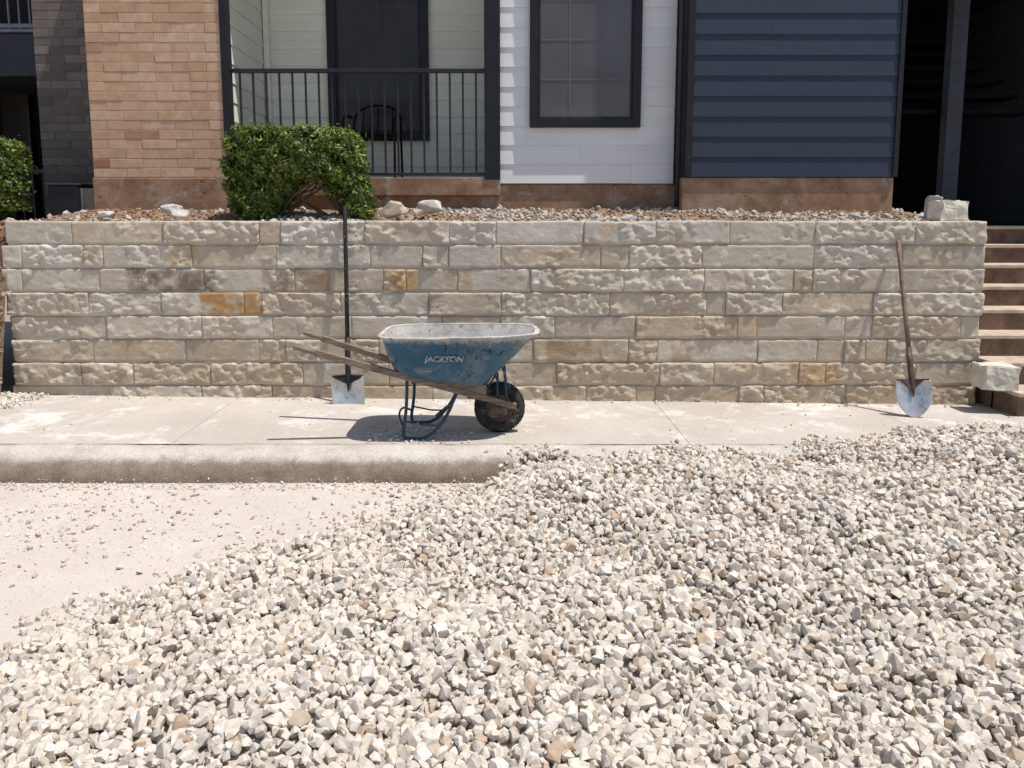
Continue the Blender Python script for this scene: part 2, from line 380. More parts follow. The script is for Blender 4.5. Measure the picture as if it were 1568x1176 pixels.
for ci in range(9):
    z1=ZT-ci*CH; z0=z1-CH; x=XL-(rr.uniform(0,.05) if ci else 0)
    cuts=[x]
    while cuts[-1]<XR-.12:
        L_=rr.choice([.15,.2,.42,.5,.58,.64,.66,.7,.76]) if ci else rr.choice([.38,.5,.6,.66,.66,.7,.16])
        L_*=rr.uniform(.9,1.1)
        nx_=cuts[-1]+L_
        if XR-nx_<.14: nx_=XR+rr.uniform(-.012,.012)
        cuts.append(nx_)
    wav=rr.uniform(0,50)
    for a,b in zip(cuts[:-1],cuts[1:]):
        g=rr.uniform(.0005,.0025); xa,xb=a+g,b-g; zt=z1-rr.uniform(.001,.005); zb=z0+rr.uniform(.005,.011)
        prot=rr.uniform(.008,.018); rough=rr.choice([0,0.15,.35,.5,.6,.8,.9]) ; seed=rr.uniform(0,100)
        base=rr.choice(pal)
        base=(base[0],base[1]*(1-.008*ci),base[2]*(1-.020*ci))
        jit=rr.uniform(.92,1.05); base=tuple(q*jit for q in base)
        tiltx=rr.uniform(-.004,.004)
        nx_=max(6,int((xb-xa)/.010)); nz_=17; o=len(V)
        for j in range(nz_+1):
            for i in range(nx_+1):
                s=i/nx_; t=j/nz_
                xx=xa+(xb-xa)*s; zz_=zb+(zt-zb)*t
                ex=min(xx-xa,xb-xx); ez=min(zz_-zb,zt-zz_)
                mk=noise.noise(Vector((xx*3.5+seed,7,zz_*6)))+noise.noise(Vector((xx*13+seed,2,zz_*17)))*.35+(rough-.45)*1.2
                mk=min(1,max(0,mk*2.6))
                p=Vector((xx*15,seed,zz_*24))
                n1=fr(p,6); rid=1-abs(noise.noise(Vector((xx*17+zz_*9,seed*2,zz_*22))))*2
                disp=mk*(n1*.011+rid*.004+.004+noise.cell(Vector((xx*26+zz_*7,seed,zz_*22)))*.006)+(1-mk)*n1*.0018
                rnd=max(0,1-ez/.006)**2*(.004+.004*mk)+max(0,1-ex/.006)**2*(.0025+.002*mk)
                wob=noise.noise(Vector((xx*14,zz_*14,seed)))*.004
                px=xx+(wob if 0<s<1 else wob*.8)
                pz=zz_+noise.noise(Vector((xx*3,wav,ci)))*.005+(noise.noise(Vector((xx*16,seed,3)))*.004 if j in(0,nz_) else 0)
                V.append((px,WY-prot-disp+rnd+tiltx*(s-.5),pz))
                col=list(base)
                if mk>.2:
                    k_=1+.10*mk; col=[q*k_ for q in col]
                for (cc,sa,sb,sc) in stain:
                    if cc==ci and sa-.03<xx<sb+.03:
                        k_=min(1,max(0,(fr(Vector((xx*7,zz_*10,4)),4)+.75)*1.1))*min(1,max(0,min(xx-sa,sb-xx)/.03+.5))
                        col=[q*(1-k_)+w_*k_ for q,w_ in zip(col,sc)]
                C.append((*col,1))
        W_=nx_+1
        for j in range(nz_):
            for i in range(nx_):
                q=o+j*W_+i; Fq.append((q,q+1,q+W_+1,q+W_))
        ring=[o+i for i in range(W_)]+[o+j*W_+nx_ for j in range(1,nz_+1)]+[o+nz_*W_+i for i in range(nx_-1,-1,-1)]+[o+j*W_ for j in range(nz_-1,0,-1)]
        bk=len(V)
        for r_ in ring:
            v=V[r_]; V.append((v[0],WY+.10,v[2])); C.append(C[r_])
        n_=len(ring)
        for i in range(n_):
            Fq.append((ring[(i+1)%n_],ring[i],bk+i,bk+(i+1)%n_))
me=bpy.data.meshes.new("blocks"); me.from_pydata(V,[],Fq); me.materials.append(MW)
ca=me.color_attributes.new("Col",'FLOAT_COLOR','POINT'); ca.data.foreach_set("color",np.array(C,dtype=np.float32).ravel())
me.shade_smooth(); ob=obj("blocks",me,wall)
mb=MB(); 
xs=np.linspace(XL+.01,XR-.01,500); zs=np.linspace(-.05,ZT-.012,9*8)
for z in zs:
    for x in xs:
        mb.v.append((x,WY-.002+noise.noise(Vector((x*8,z*8,0)))*.007,z))
W_=len(xs)
for j in range(len(zs)-1):
    for i in range(W_-1):
        q=j*W_+i; mb.f.append((q,q+1,q+W_+1,q+W_))
mb.box(XL+.012,XR-.012,WY+.02,WY+.24,-.05,ZT-.02)
mb.make("mortar",MMO,wall,smooth=False)

# ------------------------------------------------ planting bed
def bed_z(x,y):
    t=np.clip((y-5.9)/1.1,0,1); b=1.465+.13*t+.012*np.sin(5*x)*np.sin(4*y)
    low=.12+1.33*ss(y,5.50,5.86)+.03*np.sin(9*x+5*y)
    k=(x<-3.80)*1.0 if True else 0
    k=np.where((x<-3.775)|((x<-3.73)&(y<5.82)),1.0,0.0); return b*(1-k)+low*k
def grid_sheet(x0,x1,y0,y1,nx,ny,name,par):
    X,Y=np.meshgrid(np.linspace(x0,x1,nx),np.linspace(y0,y1,ny)); Z=bed_z(X,Y)
    Z=Z+rng.normal(0,.006,Z.shape)
    V=np.stack([X,Y,Z],-1).reshape(-1,3); I=np.arange(nx*ny).reshape(ny,nx)
    T=np.stack([I[:-1,:-1],I[:-1,1:],I[1:,1:],I[1:,:-1]],-1).reshape(-1,4)
    obj(name,raw_mesh(name,V,T,MSOIL,False),par)
bed=empty("planting_bed"); grid_sheet(-3.77,3.50,5.83,9.2,200,70,"soil",bed)
grid_sheet(-12,-3.752,5.46,9.2,180,170,"bank_soil",bed)
x,y=jgrid(-4.4,3.45,5.86,7.1,.032); k=rng.uniform(0,1,len(x))<np.where(x<-1.9,.18,.50)*(.5+.5*np.sin(3*x+5*y)); k|=(y<6.05)&(rng.uniform(0,1,len(x))<.30)
x,y=x[k],y[k]; s=.0145*np.exp(rng.normal(0,.35,len(x))); stones("gravel_mulch",np.stack([x,y,bed_z(x,y)+s*.4],1),s,MGB,parent=bed)
n=3200; x=rng.uniform(-4.4,3.4,n); y=rng.uniform(5.9,7.0,n); s=rng.uniform(.006,.014,n)
MCH=brick_mat("bark_chips",[(0,(.16,.08,.045)),(.5,(.30,.18,.11)),(1,(.44,.31,.21))])
stones("bark",np.stack([x,y,bed_z(x,y)+.006],1),s,MCH,parent=bed)
n=2600; x=rng.uniform(-5.0,-3.76,n); y=rng.uniform(5.5,6.1,n); s=rng.uniform(.006,.022,n)
stones("bank_clods",np.stack([x,y,bed_z(x,y)+.004],1),s,MCH,parent=bed)

# ------------------------------------------------ rocks
def rock(name,u,v,Y,wpx,hpx,mat,seed,parent=None,depth=None):
    c=P(u,v,Y); sc=Y/F; wd=wpx*sc; ht=hpx*sc; dp=depth or wd*.7
    r=random.Random(seed); bm=bmesh.new()
    for _ in range(16):
        q=Vector((r.gauss(0,1),r.gauss(0,1),r.gauss(0,1))).normalized()
        q=Vector([math.copysign(abs(a)**.6,a) for a in q]); bm.verts.new((q.x*wd/2,q.y*dp/2,q.z*ht/2))
    bmesh.ops.convex_hull(bm,input=bm.verts); bmesh.ops.delete(bm,geom=[a for a in bm.verts if not a.link_faces],context='VERTS')
    bmesh.ops.bevel(bm,geom=bm.edges[:],offset=min(wd,ht)*.04,segments=1,affect='EDGES')
    bmesh.ops.triangulate(bm,faces=bm.faces); bmesh.ops.subdivide_edges(bm,edges=bm.edges[:],cuts=1)
    for a in bm.verts: a.co+=a.co.normalized()*noise.noise(a.co*30+Vector((seed,0,0)))*min(wd,ht)*.07
    me=bpy.data.meshes.new(name); bm.to_mesh(me); bm.free(); me.materials.append(mat)
    o=obj(name,me,parent); o.location=c; return o
MRT=simple("tan_rock",(.46,.37,.28),.9,var=.25,scale=14,bs=.6)
MRG=simple("grey_rock",(.48,.45,.41),.9,var=.3,scale=14,bs=.6)
MRW=simple("white_block",(.60,.55,.47),.9,var=.2,scale=10,bs=.6,dust=((.40,.36,.31),9,.58))
rock("rock",602,321,6.1,44,28,MRT,3); rock("rock",658,318,6.25,42,24,MRG,5); rock("rock",262,322,6.05,34,20,MRG,8)
rock("rock",275,327,5.98,30,14,MRG,9); rock("rock",163,328,6.0,26,12,MRG,11); rock("rock",960,333,5.95,22,10,MRG,12)
rock("rock",640,325,6.0,16,10,MRT,14)
def block(name,u0,u1,v0,v1,Y,dp,mat,seed,rot=0):
    a=P(u0,v1,Y); b=P(u1,v0,Y); bm=bmesh.new(); bmesh.ops.create_cube(bm,size=1)
    for q in bm.verts: q.co=Vector((q.co.x*(b.x-a.x),q.co.y*dp,q.co.z*(b.z-a.z)))
    bmesh.ops.bevel(bm,geom=bm.edges[:],offset=.006,segments=2,affect='EDGES')
    bmesh.ops.subdivide_edges(bm,edges=bm.edges[:],cuts=5,use_grid_fill=True)
    for q in bm.verts: q.co+=Vector((noise.noise(q.co*18+Vector((seed,0,0))),noise.noise(q.co*18+Vector((0,seed,0))),noise.noise(q.co*18+Vector((0,0,seed)))))*.014
    me=bpy.data.meshes.new(name); bm.to_mesh(me); bm.free(); me.materials.append(mat)
    o=obj(name,me); o.location=((a.x+b.x)/2,Y+dp/2,(a.z+b.z)/2); o.rotation_euler=(0,0,rot); return o
block("limestone_block",1436,1484,308,338,5.80,.16,MRW,1,.15)
block("limestone_block",1424,1446,300,336,6.05,.12,MRG,2,-.3)
block("limestone_block",1512,1564,562,600,5.40,.22,MRW,4,-.1)

# ------------------------------------------------ apartment building
bld=empty("apartment_building")
TOP=5.6
def siding(name,x0,x1,z0,z1,y,mat,expo=.170,lap=.011,axis='x',seams=True):
    mb=MB(); z=z0; r=random.Random(int(x0*100)+9)
    while z<z1:
        zt=min(z+expo,z1)
        cuts=[x0,x1]
        if seams and axis=='x' and x1-x0>1.0 and r.random()<.5: cuts=[x0,r.uniform(x0+.2,x1-.2),x1]
        for i in range(len(cuts)-1):
            a=cuts[i]+(0.0012 if i else 0); b=cuts[i+1]
            dz=r.uniform(-.0015,.0015)
            if axis=='x':
                A=(a,y-lap,z+dz);B=(b,y-lap,z+dz);Cc=(b,y-.001,zt+.01);Dd=(a,y-.001,zt+.01)
                mb.quad(A,B,Cc,Dd); mb.quad((a,y+.01,z+dz),(b,y+.01,z+dz),B,A)
                n=len(mb.v); mb.v+=[(a,y-lap,z+dz),(a,y-.001,zt+.01),(a,y+.01,z+dz),(b,y-lap,z+dz),(b,y-.001,zt+.01),(b,y+.01,z+dz)]
                mb.f+=[(n,n+1,n+2),(n+3,n+5,n+4)]
            else:
                mb.quad((y+lap,a,z),(y+lap,b,z),(y+.001,b,zt+.01),(y+.001,a,zt+.01)); mb.quad((y-.01,a,z),(y-.01,b,z),(y+lap,b,z),(y+lap,a,z))
        z+=expo
    return mb.make(name,mat,bld)
def bx(name,x0,x1,y0,y1,z0,z1,mat,bevel=0,parent=bld):
    mb=MB(); mb.box(x0,x1,y0,y1,z0,z1); return mb.make(name,mat,parent,bevel)
def bricks(name,x0,x1,z0,z1,y,mat,bl=.30,bh=.083):
    mb=MB(); r=random.Random(5); row=0
    z=z0
    while z<z1-.01:
        x=x0-(bl/2 if row%2 else 0)
        while x<x1-.005:
            a=max(x,x0)+.003; b=min(x+bl,x1)-.003
            if b-a>.02:
                p=r.uniform(.003,.008); dz=r.uniform(-.0015,.0015)
                mb.box(a,b,y-p,y+.02,z+.004+dz,z+bh-.004+dz)
            x+=bl
        z+=bh; row+=1
    return mb.make(name,mat,bld,.002,segs=1)
YB=7.0; bxl=P(148,330,YB).x; bxr=P(350,330,YB).x; zfb=P(200,272,YB).z
bricks("brick_pier_front",bxl,bxr,zfb,TOP,YB,MBR)
bx("pier_mortar",bxl+.004,bxr-.004,YB,8.3,zfb,TOP,MMB)
bx("pier_foundation",bxl-.012,bxr+.012,YB-.012,8.3,1.2,zfb-.002,MFO,.008)
bx("pier_trim",bxr-.002,bxr+.055,YB-.02,YB+.10,zfb+.3,TOP,MBLK,.003)
gx=P(58,150,7.9).x
bricks("grey_brick_front",gx,bxl+.1,1.55,TOP,7.9,MBRD)
bx("grey_brick_body",gx+.004,bxl+.1,7.9,9.6,1.2,TOP,MMD)
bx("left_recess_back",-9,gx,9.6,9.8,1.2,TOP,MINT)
bx("left_recess_door",P(4,150,9.55).x,P(46,150,9.55).x,9.5,9.58,1.6,P(0,125,9.5).z,MGD,.01)
zb=P(0,122,8.6).z; zt=P(0,58,8.6).z
bx("left_balcony_slab",-9,gx-.01,8.4,9.6,zb,zt,MDK,.01)
mb=MB(); zr=P(0,40,8.4).z; mb.box(-9,gx-.01,8.38,8.42,zr-.02,zr+.02); mb.box(-9,gx-.01,8.38,8.42,zt+.01,zt+.04)
x=-9
while x<gx: mb.box(x,x+.015,8.39,8.41,zt+.03,5.2); x+=.11
mb.make("left_balcony_railing",simple("grey_railing",(.16,.18,.21),.5)  ,bld)
mb=MB(); x=gx-2.5
while x<gx: mb.box(x,x+.015,8.19,8.21,1.5,P(0,265,8.2).z); x+=.11
mb.box(gx-2.5,gx,8.18,8.22,P(0,265,8.2).z,P(0,262,8.2).z+.02); mb.make("left_lower_railing",MRAIL,bld)
bx("left_wing_wall",-14,-6.9,7.6,9.7,1.0,TOP,MDK)
# balcony recess
YF=7.08; px0=P(742,200,YF).x; px1=P(766,200,YF).x; YR=8.2
zfl=P(600,272,YF).z
bx("balcony_floor",bxr,px1,YF-.03,YR+.1,zfl-.16,zfl,MFO,.006)
bx("balcony_foundation",bxr+.013,px1+.02,YF+.02,YR,1.2,zfl-.161,MFO)
siding("balcony_back_siding",bxr,px1+.3,zfl,TOP,YR,MSCR)
bx("balcony_back_wall",bxr,px1+.3,YR,YR+.2,zfl,TOP,MDK)
siding("balcony_side_siding",YF+.07,YR,zfl,TOP,bxr+.004,MSCR,axis='y')
bx("balcony_inner_trim",bxr+.02,bxr+.075,YR-.07,YR-.016,zfl,TOP,MSCR,.003)
bx("unseen_balcony_soffit",bxr,px0,YF-.02,YR,4.5,4.7,MSWH)  # unseen, above the frame; added to keep grazing sun off the back siding
wx0=P(503,100,YR).x; wx1=P(657,100,YR).x; wz0=P(580,216,YR).z
def window(name,x0,x1,z0,z1,y,fw,glass,grid=None):
    e=bpy.data.objects.new(name,None); scene.collection.objects.link(e); e.parent=bld
    mb=MB(); yo=y-.05
    mb.box(x0,x0+fw,yo,y,z0,z1); mb.box(x1-fw,x1,yo,y,z0,z1); mb.box(x0+fw,x1-fw,yo,y,z0,z0+fw); mb.box(x0+fw,x1-fw,yo,y,z1-fw,z1)
    s=.018
    mb.box(x0+fw,x0+fw+s,yo+.012,y,z0+fw,z1-fw); mb.box(x1-fw-s,x1-fw,yo+.012,y,z0+fw,z1-fw); mb.box(x0+fw+s,x1-fw-s,yo+.012,y,z0+fw,z0+fw+s)
    mb.make("frame",MBLK,e,.003)
    mb=MB(); mb.box(x0+fw,x1-fw,y-.022,y-.014,z0+fw,z1-fw); mb.make("pane",glass,e)
    if grid:
        mb=MB(); n,dz=grid
        for i in range(1,n):
            xx=x0+fw+(x1-x0-2*fw)*i/n; mb.box(xx-.007,xx+.007,y-.026,y-.0225,z0+fw+s,z1-fw)
        zz=z0+fw+dz
        while zz<z1-fw: mb.box(x0+fw+s,x1-fw-s,y-.0255,y-.0222,zz-.006,zz+.006); zz+=dz
        mb.make("muntins",MMUN if glass==MGL else MMUN2,e)
MMUN2=simple("dark_muntin",(.06,.057,.055),.6,var=.1,bs=.02)
window("balcony_door",wx0,wx1,wz0,4.4,YR-.014,.085,MGD,(4,.31))
bx("balcony_corner_post",px0,px1,YF-.04,YF+.10,zfl-.02,TOP,MBLK,.004)
mb=MB(); rx0=bxr+.056; zr=P(550,109,YF).z; zb=P(550,267,YF).z
mb.box(rx0,px0,YF-.022,YF+.022,zr-.015,zr+.02); mb.box(rx0,px0,YF-.015,YF+.015,zb-.012,zb+.015)
x=rx0+.07
while x<px0-.03: mb.box(x-.0085,x+.0085,YF-.0085,YF+.0085,zb+.014,zr-.014); x+=.1165
mb.make("balcony_railing",MRAIL,bld,.002,segs=1)
# white panel
YWp=7.10; wxl=px1; wxr=P(1032,200,YWp).x; zw0=P(900,281,YWp).z
siding("white_panel_siding",wxl,wxr,zw0,TOP,YWp,MSWH)
bx("white_panel_wall",wxl,wxr+.3,YWp,YWp+.9,zw0,TOP,MDK)
bx("white_panel_foundation",wxl-.02,wxr+.3,YWp+.01,YWp+.9,1.2,zw0-.004,MFO,.006)
window("panel_window",P(811,100,YWp).x,P(981,100,YWp).x,P(900,195,YWp-.05).z,4.0,YWp-.012,.075,MGL,(3,.34))
# navy projecting section
YN=6.80; nxl=P(1052,200,YN).x; nxr=P(1371,260,YN).x; zn0=P(1200,271,YN).z
bx("navy_body",nxl,nxr,YN,8.9,zn0,TOP,MDK)
siding("navy_siding_front",nxl+.045,nxr-.03,zn0,TOP,YN,MSBL)
bx("navy_corner_trim",nxl-.012,nxl+.045,YN-.022,YN+.06,zn0,TOP,MBLK,.003)
bx("navy_corner_trim_right",nxr-.03,nxr+.012,YN-.022,YN+.06,zn0,TOP,MBLK,.003)
bx("white_corner_trim",wxr-.0,nxl-.012,YWp-.03,YWp+.05,zw0-.01,TOP,MBLK,.003)
bx("navy_foundation",nxl-.03,nxr-.005,YN+.008,8.9,1.2,zn0-.004,MFO,.008)
mb=MB(); tube(mb,[(nxl-.045,YN+.12,1.62),(nxl-.045,YN+.12,TOP)],.022); mb.make("conduit",MDK,bld,smooth=True)
# breezeway on the right
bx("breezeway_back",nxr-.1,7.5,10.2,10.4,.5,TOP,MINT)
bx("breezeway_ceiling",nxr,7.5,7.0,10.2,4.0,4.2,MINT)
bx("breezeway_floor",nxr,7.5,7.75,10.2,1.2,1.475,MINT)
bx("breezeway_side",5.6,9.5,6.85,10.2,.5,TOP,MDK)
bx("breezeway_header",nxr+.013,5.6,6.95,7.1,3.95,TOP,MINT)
bx("breezeway_post",P(1452,150,8.0).x,P(1476,150,8.0).x,8.0,8.12,1.476,4.0,simple("post_paint",(.055,.062,.075),.5),.006)
mb=MB()
for i in range(6): mb.box(3.9,5.4,9.6-.28*i,9.9-.28*i,3.6-.2*i,3.64-.2*i)
mb.make("upper_stair_treads",MINT,bld)
bx("breezeway_wall_box",P(1520,200,9.9).x,P(1560,200,9.9).x,10.05,10.19,1.6,3.4,MDK)
bx("roof",-14,9.5,9.6,11,TOP,TOP+.25,MDK)
bx("bed_end_wall",3.4,3.515,5.99,7.6,.1,1.50,MMO,.01)

ub=empty("utility_box"); a=P(77,336,7.0); b=P(118,284,7.0)
bx("cabinet",a.x,b.x,7.0,7.3,a.z-.05,b.z,MBLK,.008,ub); bx("lid",a.x-.01,b.x+.01,6.985,7.31,b.z+.001,b.z+.02,MDK,.004,ub)
a=P(119,336,7.05); b=P(146,288,7.05); bx("side_panel",a.x,b.x-.01,7.05,7.3,a.z-.05,b.z,simple("grey_panel",(.22,.20,.17),.7),.008,ub)

# patio chair behind the railing
ch=empty("patio_chair"); cx=P(572,230,7.6).x; mb=MB(); z0=zfl
for sx in (-.24,.24):
    tube(mb,smoothpath([(cx+sx,7.35,z0),(cx+sx,7.36,z0+.42),(cx+sx,7.38,z0+.60),(cx+sx,7.8,z0+.62)],2),.012)
    tube(mb,smoothpath([(cx+sx,7.85,z0),(cx+sx,7.8,z0+.40),(cx+sx*.95,7.88,z0+.66),(cx+sx*.6,7.93,z0+.74),(cx,7.94,z0+.76)],2),.012)
tube(mb,[(cx-.24,7.36,z0+.42),(cx+.24,7.36,z0+.42)],.012)
for i in range(-2,3): tube(mb,[(cx+i*.075,7.82,z0+.43),(cx+i*.07,7.93,z0+.73)],.008,6)
mb.make("chair_frame",MINT,ch,smooth=True)
mb=MB(); mb.box(cx-.23,cx+.23,7.37,7.82,z0+.40,z0+.435)
mb.make("chair_seat",MINT,ch,.01)

# ------------------------------------------------ steps right of the wall
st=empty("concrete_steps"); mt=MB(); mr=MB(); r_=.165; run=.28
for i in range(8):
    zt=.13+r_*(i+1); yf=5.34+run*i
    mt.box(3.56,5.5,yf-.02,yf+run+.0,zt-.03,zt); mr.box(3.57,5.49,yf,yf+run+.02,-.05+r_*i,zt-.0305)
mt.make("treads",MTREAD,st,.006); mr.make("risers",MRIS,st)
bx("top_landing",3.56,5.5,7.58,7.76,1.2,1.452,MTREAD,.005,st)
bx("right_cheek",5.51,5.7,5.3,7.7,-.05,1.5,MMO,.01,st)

# ------------------------------------------------ hedges
def leafmat(name,k=1.0):
    m=M(name,0.45,0,0.4)
    c=m.ramp(m.island(),[(0,(.022*k,.042*k,.010*k)),(.4,(.055*k,.098*k,.018*k)),(.75,(.11*k,.165*k,.026*k)),(1,(.25*k,.27*k,.045*k))])
    m.color(c)
    tr=m.n("ShaderNodeBsdfTranslucent"); m.l(m.mix(c,(.36,.42,.05),.4),tr.inputs[0]); mx=m.n("ShaderNodeMixShader"); mx.inputs[0].default_value=.25
    m.l(m.b.outputs[0],mx.inputs[1]); m.l(tr.outputs[0],mx.inputs[2]); m.l(mx.outputs[0],m.t.nodes["Material Output"].inputs[0]); return m.m
MLF=leafmat("hedge_leaf",1.2); MTW=simple("twig",(.13,.09,.06),.9,bs=.4)
def leaves(name,boxes,per,parent,size=.019):
    Ps=[];Ns=[]
    for (x0,x1,y0,y1,z0,z1,wgt) in boxes:
        n=int(per*wgt); c=np.array([(x0+x1)/2,(y0+y1)/2,(z0+z1)/2]); h=np.array([x1-x0,y1-y0,z1-z0])/2
        d=rng.normal(size=(n,3)); d/=(np.abs(d)**5).sum(1)[:,None]**(1/5)
        rad=1-np.abs(rng.normal(0,.12,n)); rad=np.where(rng.uniform(0,1,n)<.22,rng.uniform(.3,.95,n),rad)
        p=c+d*h*rad[:,None]
        bump=np.sin(p[:,0]*19+p[:,2]*13)*np.sin(p[:,2]*23+p[:,0]*5)*.030+np.sin(p[:,0]*41+1)*np.sin(p[:,2]*37+p[:,1]*29)*.018
        p=p+d*bump[:,None]*np.where(d[:,2]>.9,.4,1)[:,None]+rng.normal(0,.007,p.shape)
        out=rng.uniform(0,1,n)<.035; p[out]+=d[out]*rng.uniform(.01,.05,(out.sum(),1))
        gap=(np.sin(p[:,0]*15+3)*np.sin(p[:,2]*17+p[:,1]*9+1)>.55)&(rng.uniform(0,1,n)<.8)&(d[:,2]<.9)
        p=p[~gap]; d=d[~gap]
        nn=d+rng.normal(0,.75,d.shape); nn[:,2]+=.3; nn/=np.linalg.norm(nn,axis=1)[:,None]; Ps.append(p); Ns.append(nn)
    p=np.concatenate(Ps); nn=np.concatenate(Ns); n=len(p)
    t=np.cross(nn,rng.normal(size=(n,3))); t/=np.linalg.norm(t,axis=1)[:,None]; b=np.cross(nn,t)
    s=(size*rng.uniform(.6,1.25,n))[:,None]
    v=np.stack([p-t*s,p-t*s*.2+b*s*.48-nn*s*.12,p+t*s*.55+b*s*.38-nn*s*.1,p+t*s,p+t*s*.55-b*s*.38-nn*s*.1,p-t*s*.2-b*s*.48-nn*s*.12],1)
    base=(np.arange(n)*6)[:,None]
    T=np.concatenate([base+np.array([[0,5,4,3]]),base+np.array([[0,3,2,1]])],0)
    return obj(name,raw_mesh(name,v.reshape(-1,3),T,MLF),parent)
hb=empty("hedge_bush")
def bb(u0,u1,v0,v1,y0,y1,w_):
    a=P(u0,v1,y0); b=P(u1,v0,y0); return (a.x,b.x,y0,y1,a.z,b.z,w_)
leaves("foliage",[bb(336,538,190,276,6.08,6.68,1.0),bb(342,420,245,334,6.12,6.6,.36),bb(500,549,215,300,6.12,6.5,.20),bb(520,563,265,333,6.12,6.35,.14),bb(410,440,262,298,6.15,6.6,.07)],30000,hb)
mb=MB(); r=random.Random(4)
for i in range(30):
    u=r.uniform(395,425) if i%3 else r.uniform(510,548); x0=P(u,334,6.35); tgt=P(r.uniform(350,535),r.uniform(205,280),6.35+r.uniform(-.2,.2)); md=(x0+tgt)/2+Vector((r.uniform(-.08,.08),0,r.uniform(-.03,.05)))
    x0=Vector((x0.x,6.35+r.uniform(-.05,.05),1.48)); pth=smoothpath([x0,md,tgt],2); tube(mb,pth,[.011-.007*q/len(pth) for q in range(len(pth))],6)
mb.make("stems",MTW,hb,smooth=True)
hb2=empty("hedge_bush"); leaves("foliage",[bb(-110,-2,208,262,6.75,7.25,.6),bb(-110,5,255,328,6.75,7.2,.5)],11000,hb2)
mb=MB()
for i in range(6):
    x0=P(-40,330,6.95); tube(mb,[(x0.x+.02*i,6.95,x0.z-.1),(x0.x+r.uniform(-.3,.2),6.95,x0.z+.4)],.01,6)
mb.make("stems",MTW,hb2)

# ------------------------------------------------ wheelbarrow
wb=empty("wheelbarrow")
m=M("worn_blue_paint",0.68,0,0.25)
c=m.ramp(m.noise(6,7,0.6),[(0.3,(.032,.098,.16)),(0.7,(.055,.145,.22))])
c=m.mix(c,(.18,.21,.23),m.mask(m.noise(3,7,0.78,0.5),0.42,0.68))
c=m.mix(c,(.30,.27,.23),m.mask(m.noise(5,7,0.82,0.5),0.53,0.67))
c=m.mix(c,(.035,.022,.015),m.mask(m.noise(12,7,0.82,0.5),0.57,0.62))
c=m.mix(c,(.45,.46,.46),m.mask(m.noise(26,7,0.82,0.3,(1,1,.5)),0.61,0.68))
zz=m.n("ShaderNodeMath"); zz.operation='MULTIPLY_ADD'; m.l(m.noise(22,7,.85),zz.inputs[0]); zz.inputs[1].default_value=.15; m.l(m.sep(2),zz.inputs[2])
c=m.mix(c,(.52,.50,.47),m.mask(zz.outputs[0],.832,.880))
m.color(c); m.bump(m.noise(30,6,.7),.3,.003); MBLU=m.m
m=M("cement_crust",0.9,0,0.2); c=m.ramp(m.noise(9,7,.75,.4),[(0.3,(.26,.24,.22)),(0.5,(.48,.455,.425)),(0.72,(.66,.64,.60))]); c=m.mix(c,(.10,.07,.05),m.mask(m.noise(16,7,.8),.58,.67)); c=m.mix(c,(.08,.16,.22),m.mask(m.noise(8,7,.8),.62,.68)); m.color(c); m.bump(m.noise(40,6,.7),.7,.006); MCEM=m.m
m=M("weathered_wood",0.8,0,0.2); c=m.ramp(m.noise(7,7,.7,.2,(1.2,8,14)),[(0.3,(.09,.063,.045)),(0.5,(.21,.16,.115)),(0.72,(.38,.315,.25))]); m.color(c); m.bump(m.noise(12,6,.7,0,(1.2,9,16)),.5,.003); MWD=m.m
MFR=simple("frame_paint",(.03,.06,.09),.5,var=.4,scale=20,bs=.2,dust=((.30,.28,.25),18,.56))
m=M("rubber",0.85,0,0.2); c=m.ramp(m.noise(20,6,.7),[(.35,(.022,.021,.020)),(.7,(.06,.056,.05))]); c=m.mix(c,(.30,.27,.24),m.mask(m.noise(12,7,.8),.54,.68)); m.color(c); m.bump(m.noise(90,4),.4,.003); MRUB=m.m
MHUB=simple("rusty_hub",(.12,.085,.06),.7,metal=.0,var=.5,scale=25,bs=.4,dust=((.34,.29,.23),15,.52))
Yn,Yf=4.55,5.15; RZ=.80
NT=72
def loop(xr,xl,y0,y1,z_r,z_l,n=NT,pw=4.2,nose=.0):
    out=[]; cx=(xr+xl)/2; hx=(xr-xl)/2; cy=(y0+y1)/2; hy=(y1-y0)/2
    for k in range(n):
        t=2*math.pi*k/n; c_,s_=math.cos(t),math.sin(t); den=(abs(c_)**pw+abs(s_)**pw)**(1/pw); ux,uy=c_/den,s_/den
        if ux>0: uy*=1-.20*nose*ux**2
        x=cx+hx*ux; tt=(ux+1)/2; out.append(Vector((x,cy+hy*uy,z_l+(z_r-z_l)*tt)))
    return out
top=loop(.145,-.80,Yn,Yf,RZ+.012,RZ,pw=5.5,nose=.9); bot=loop(-.17,-.725,4.64,5.06,.478,.558,nose=.7,pw=5)
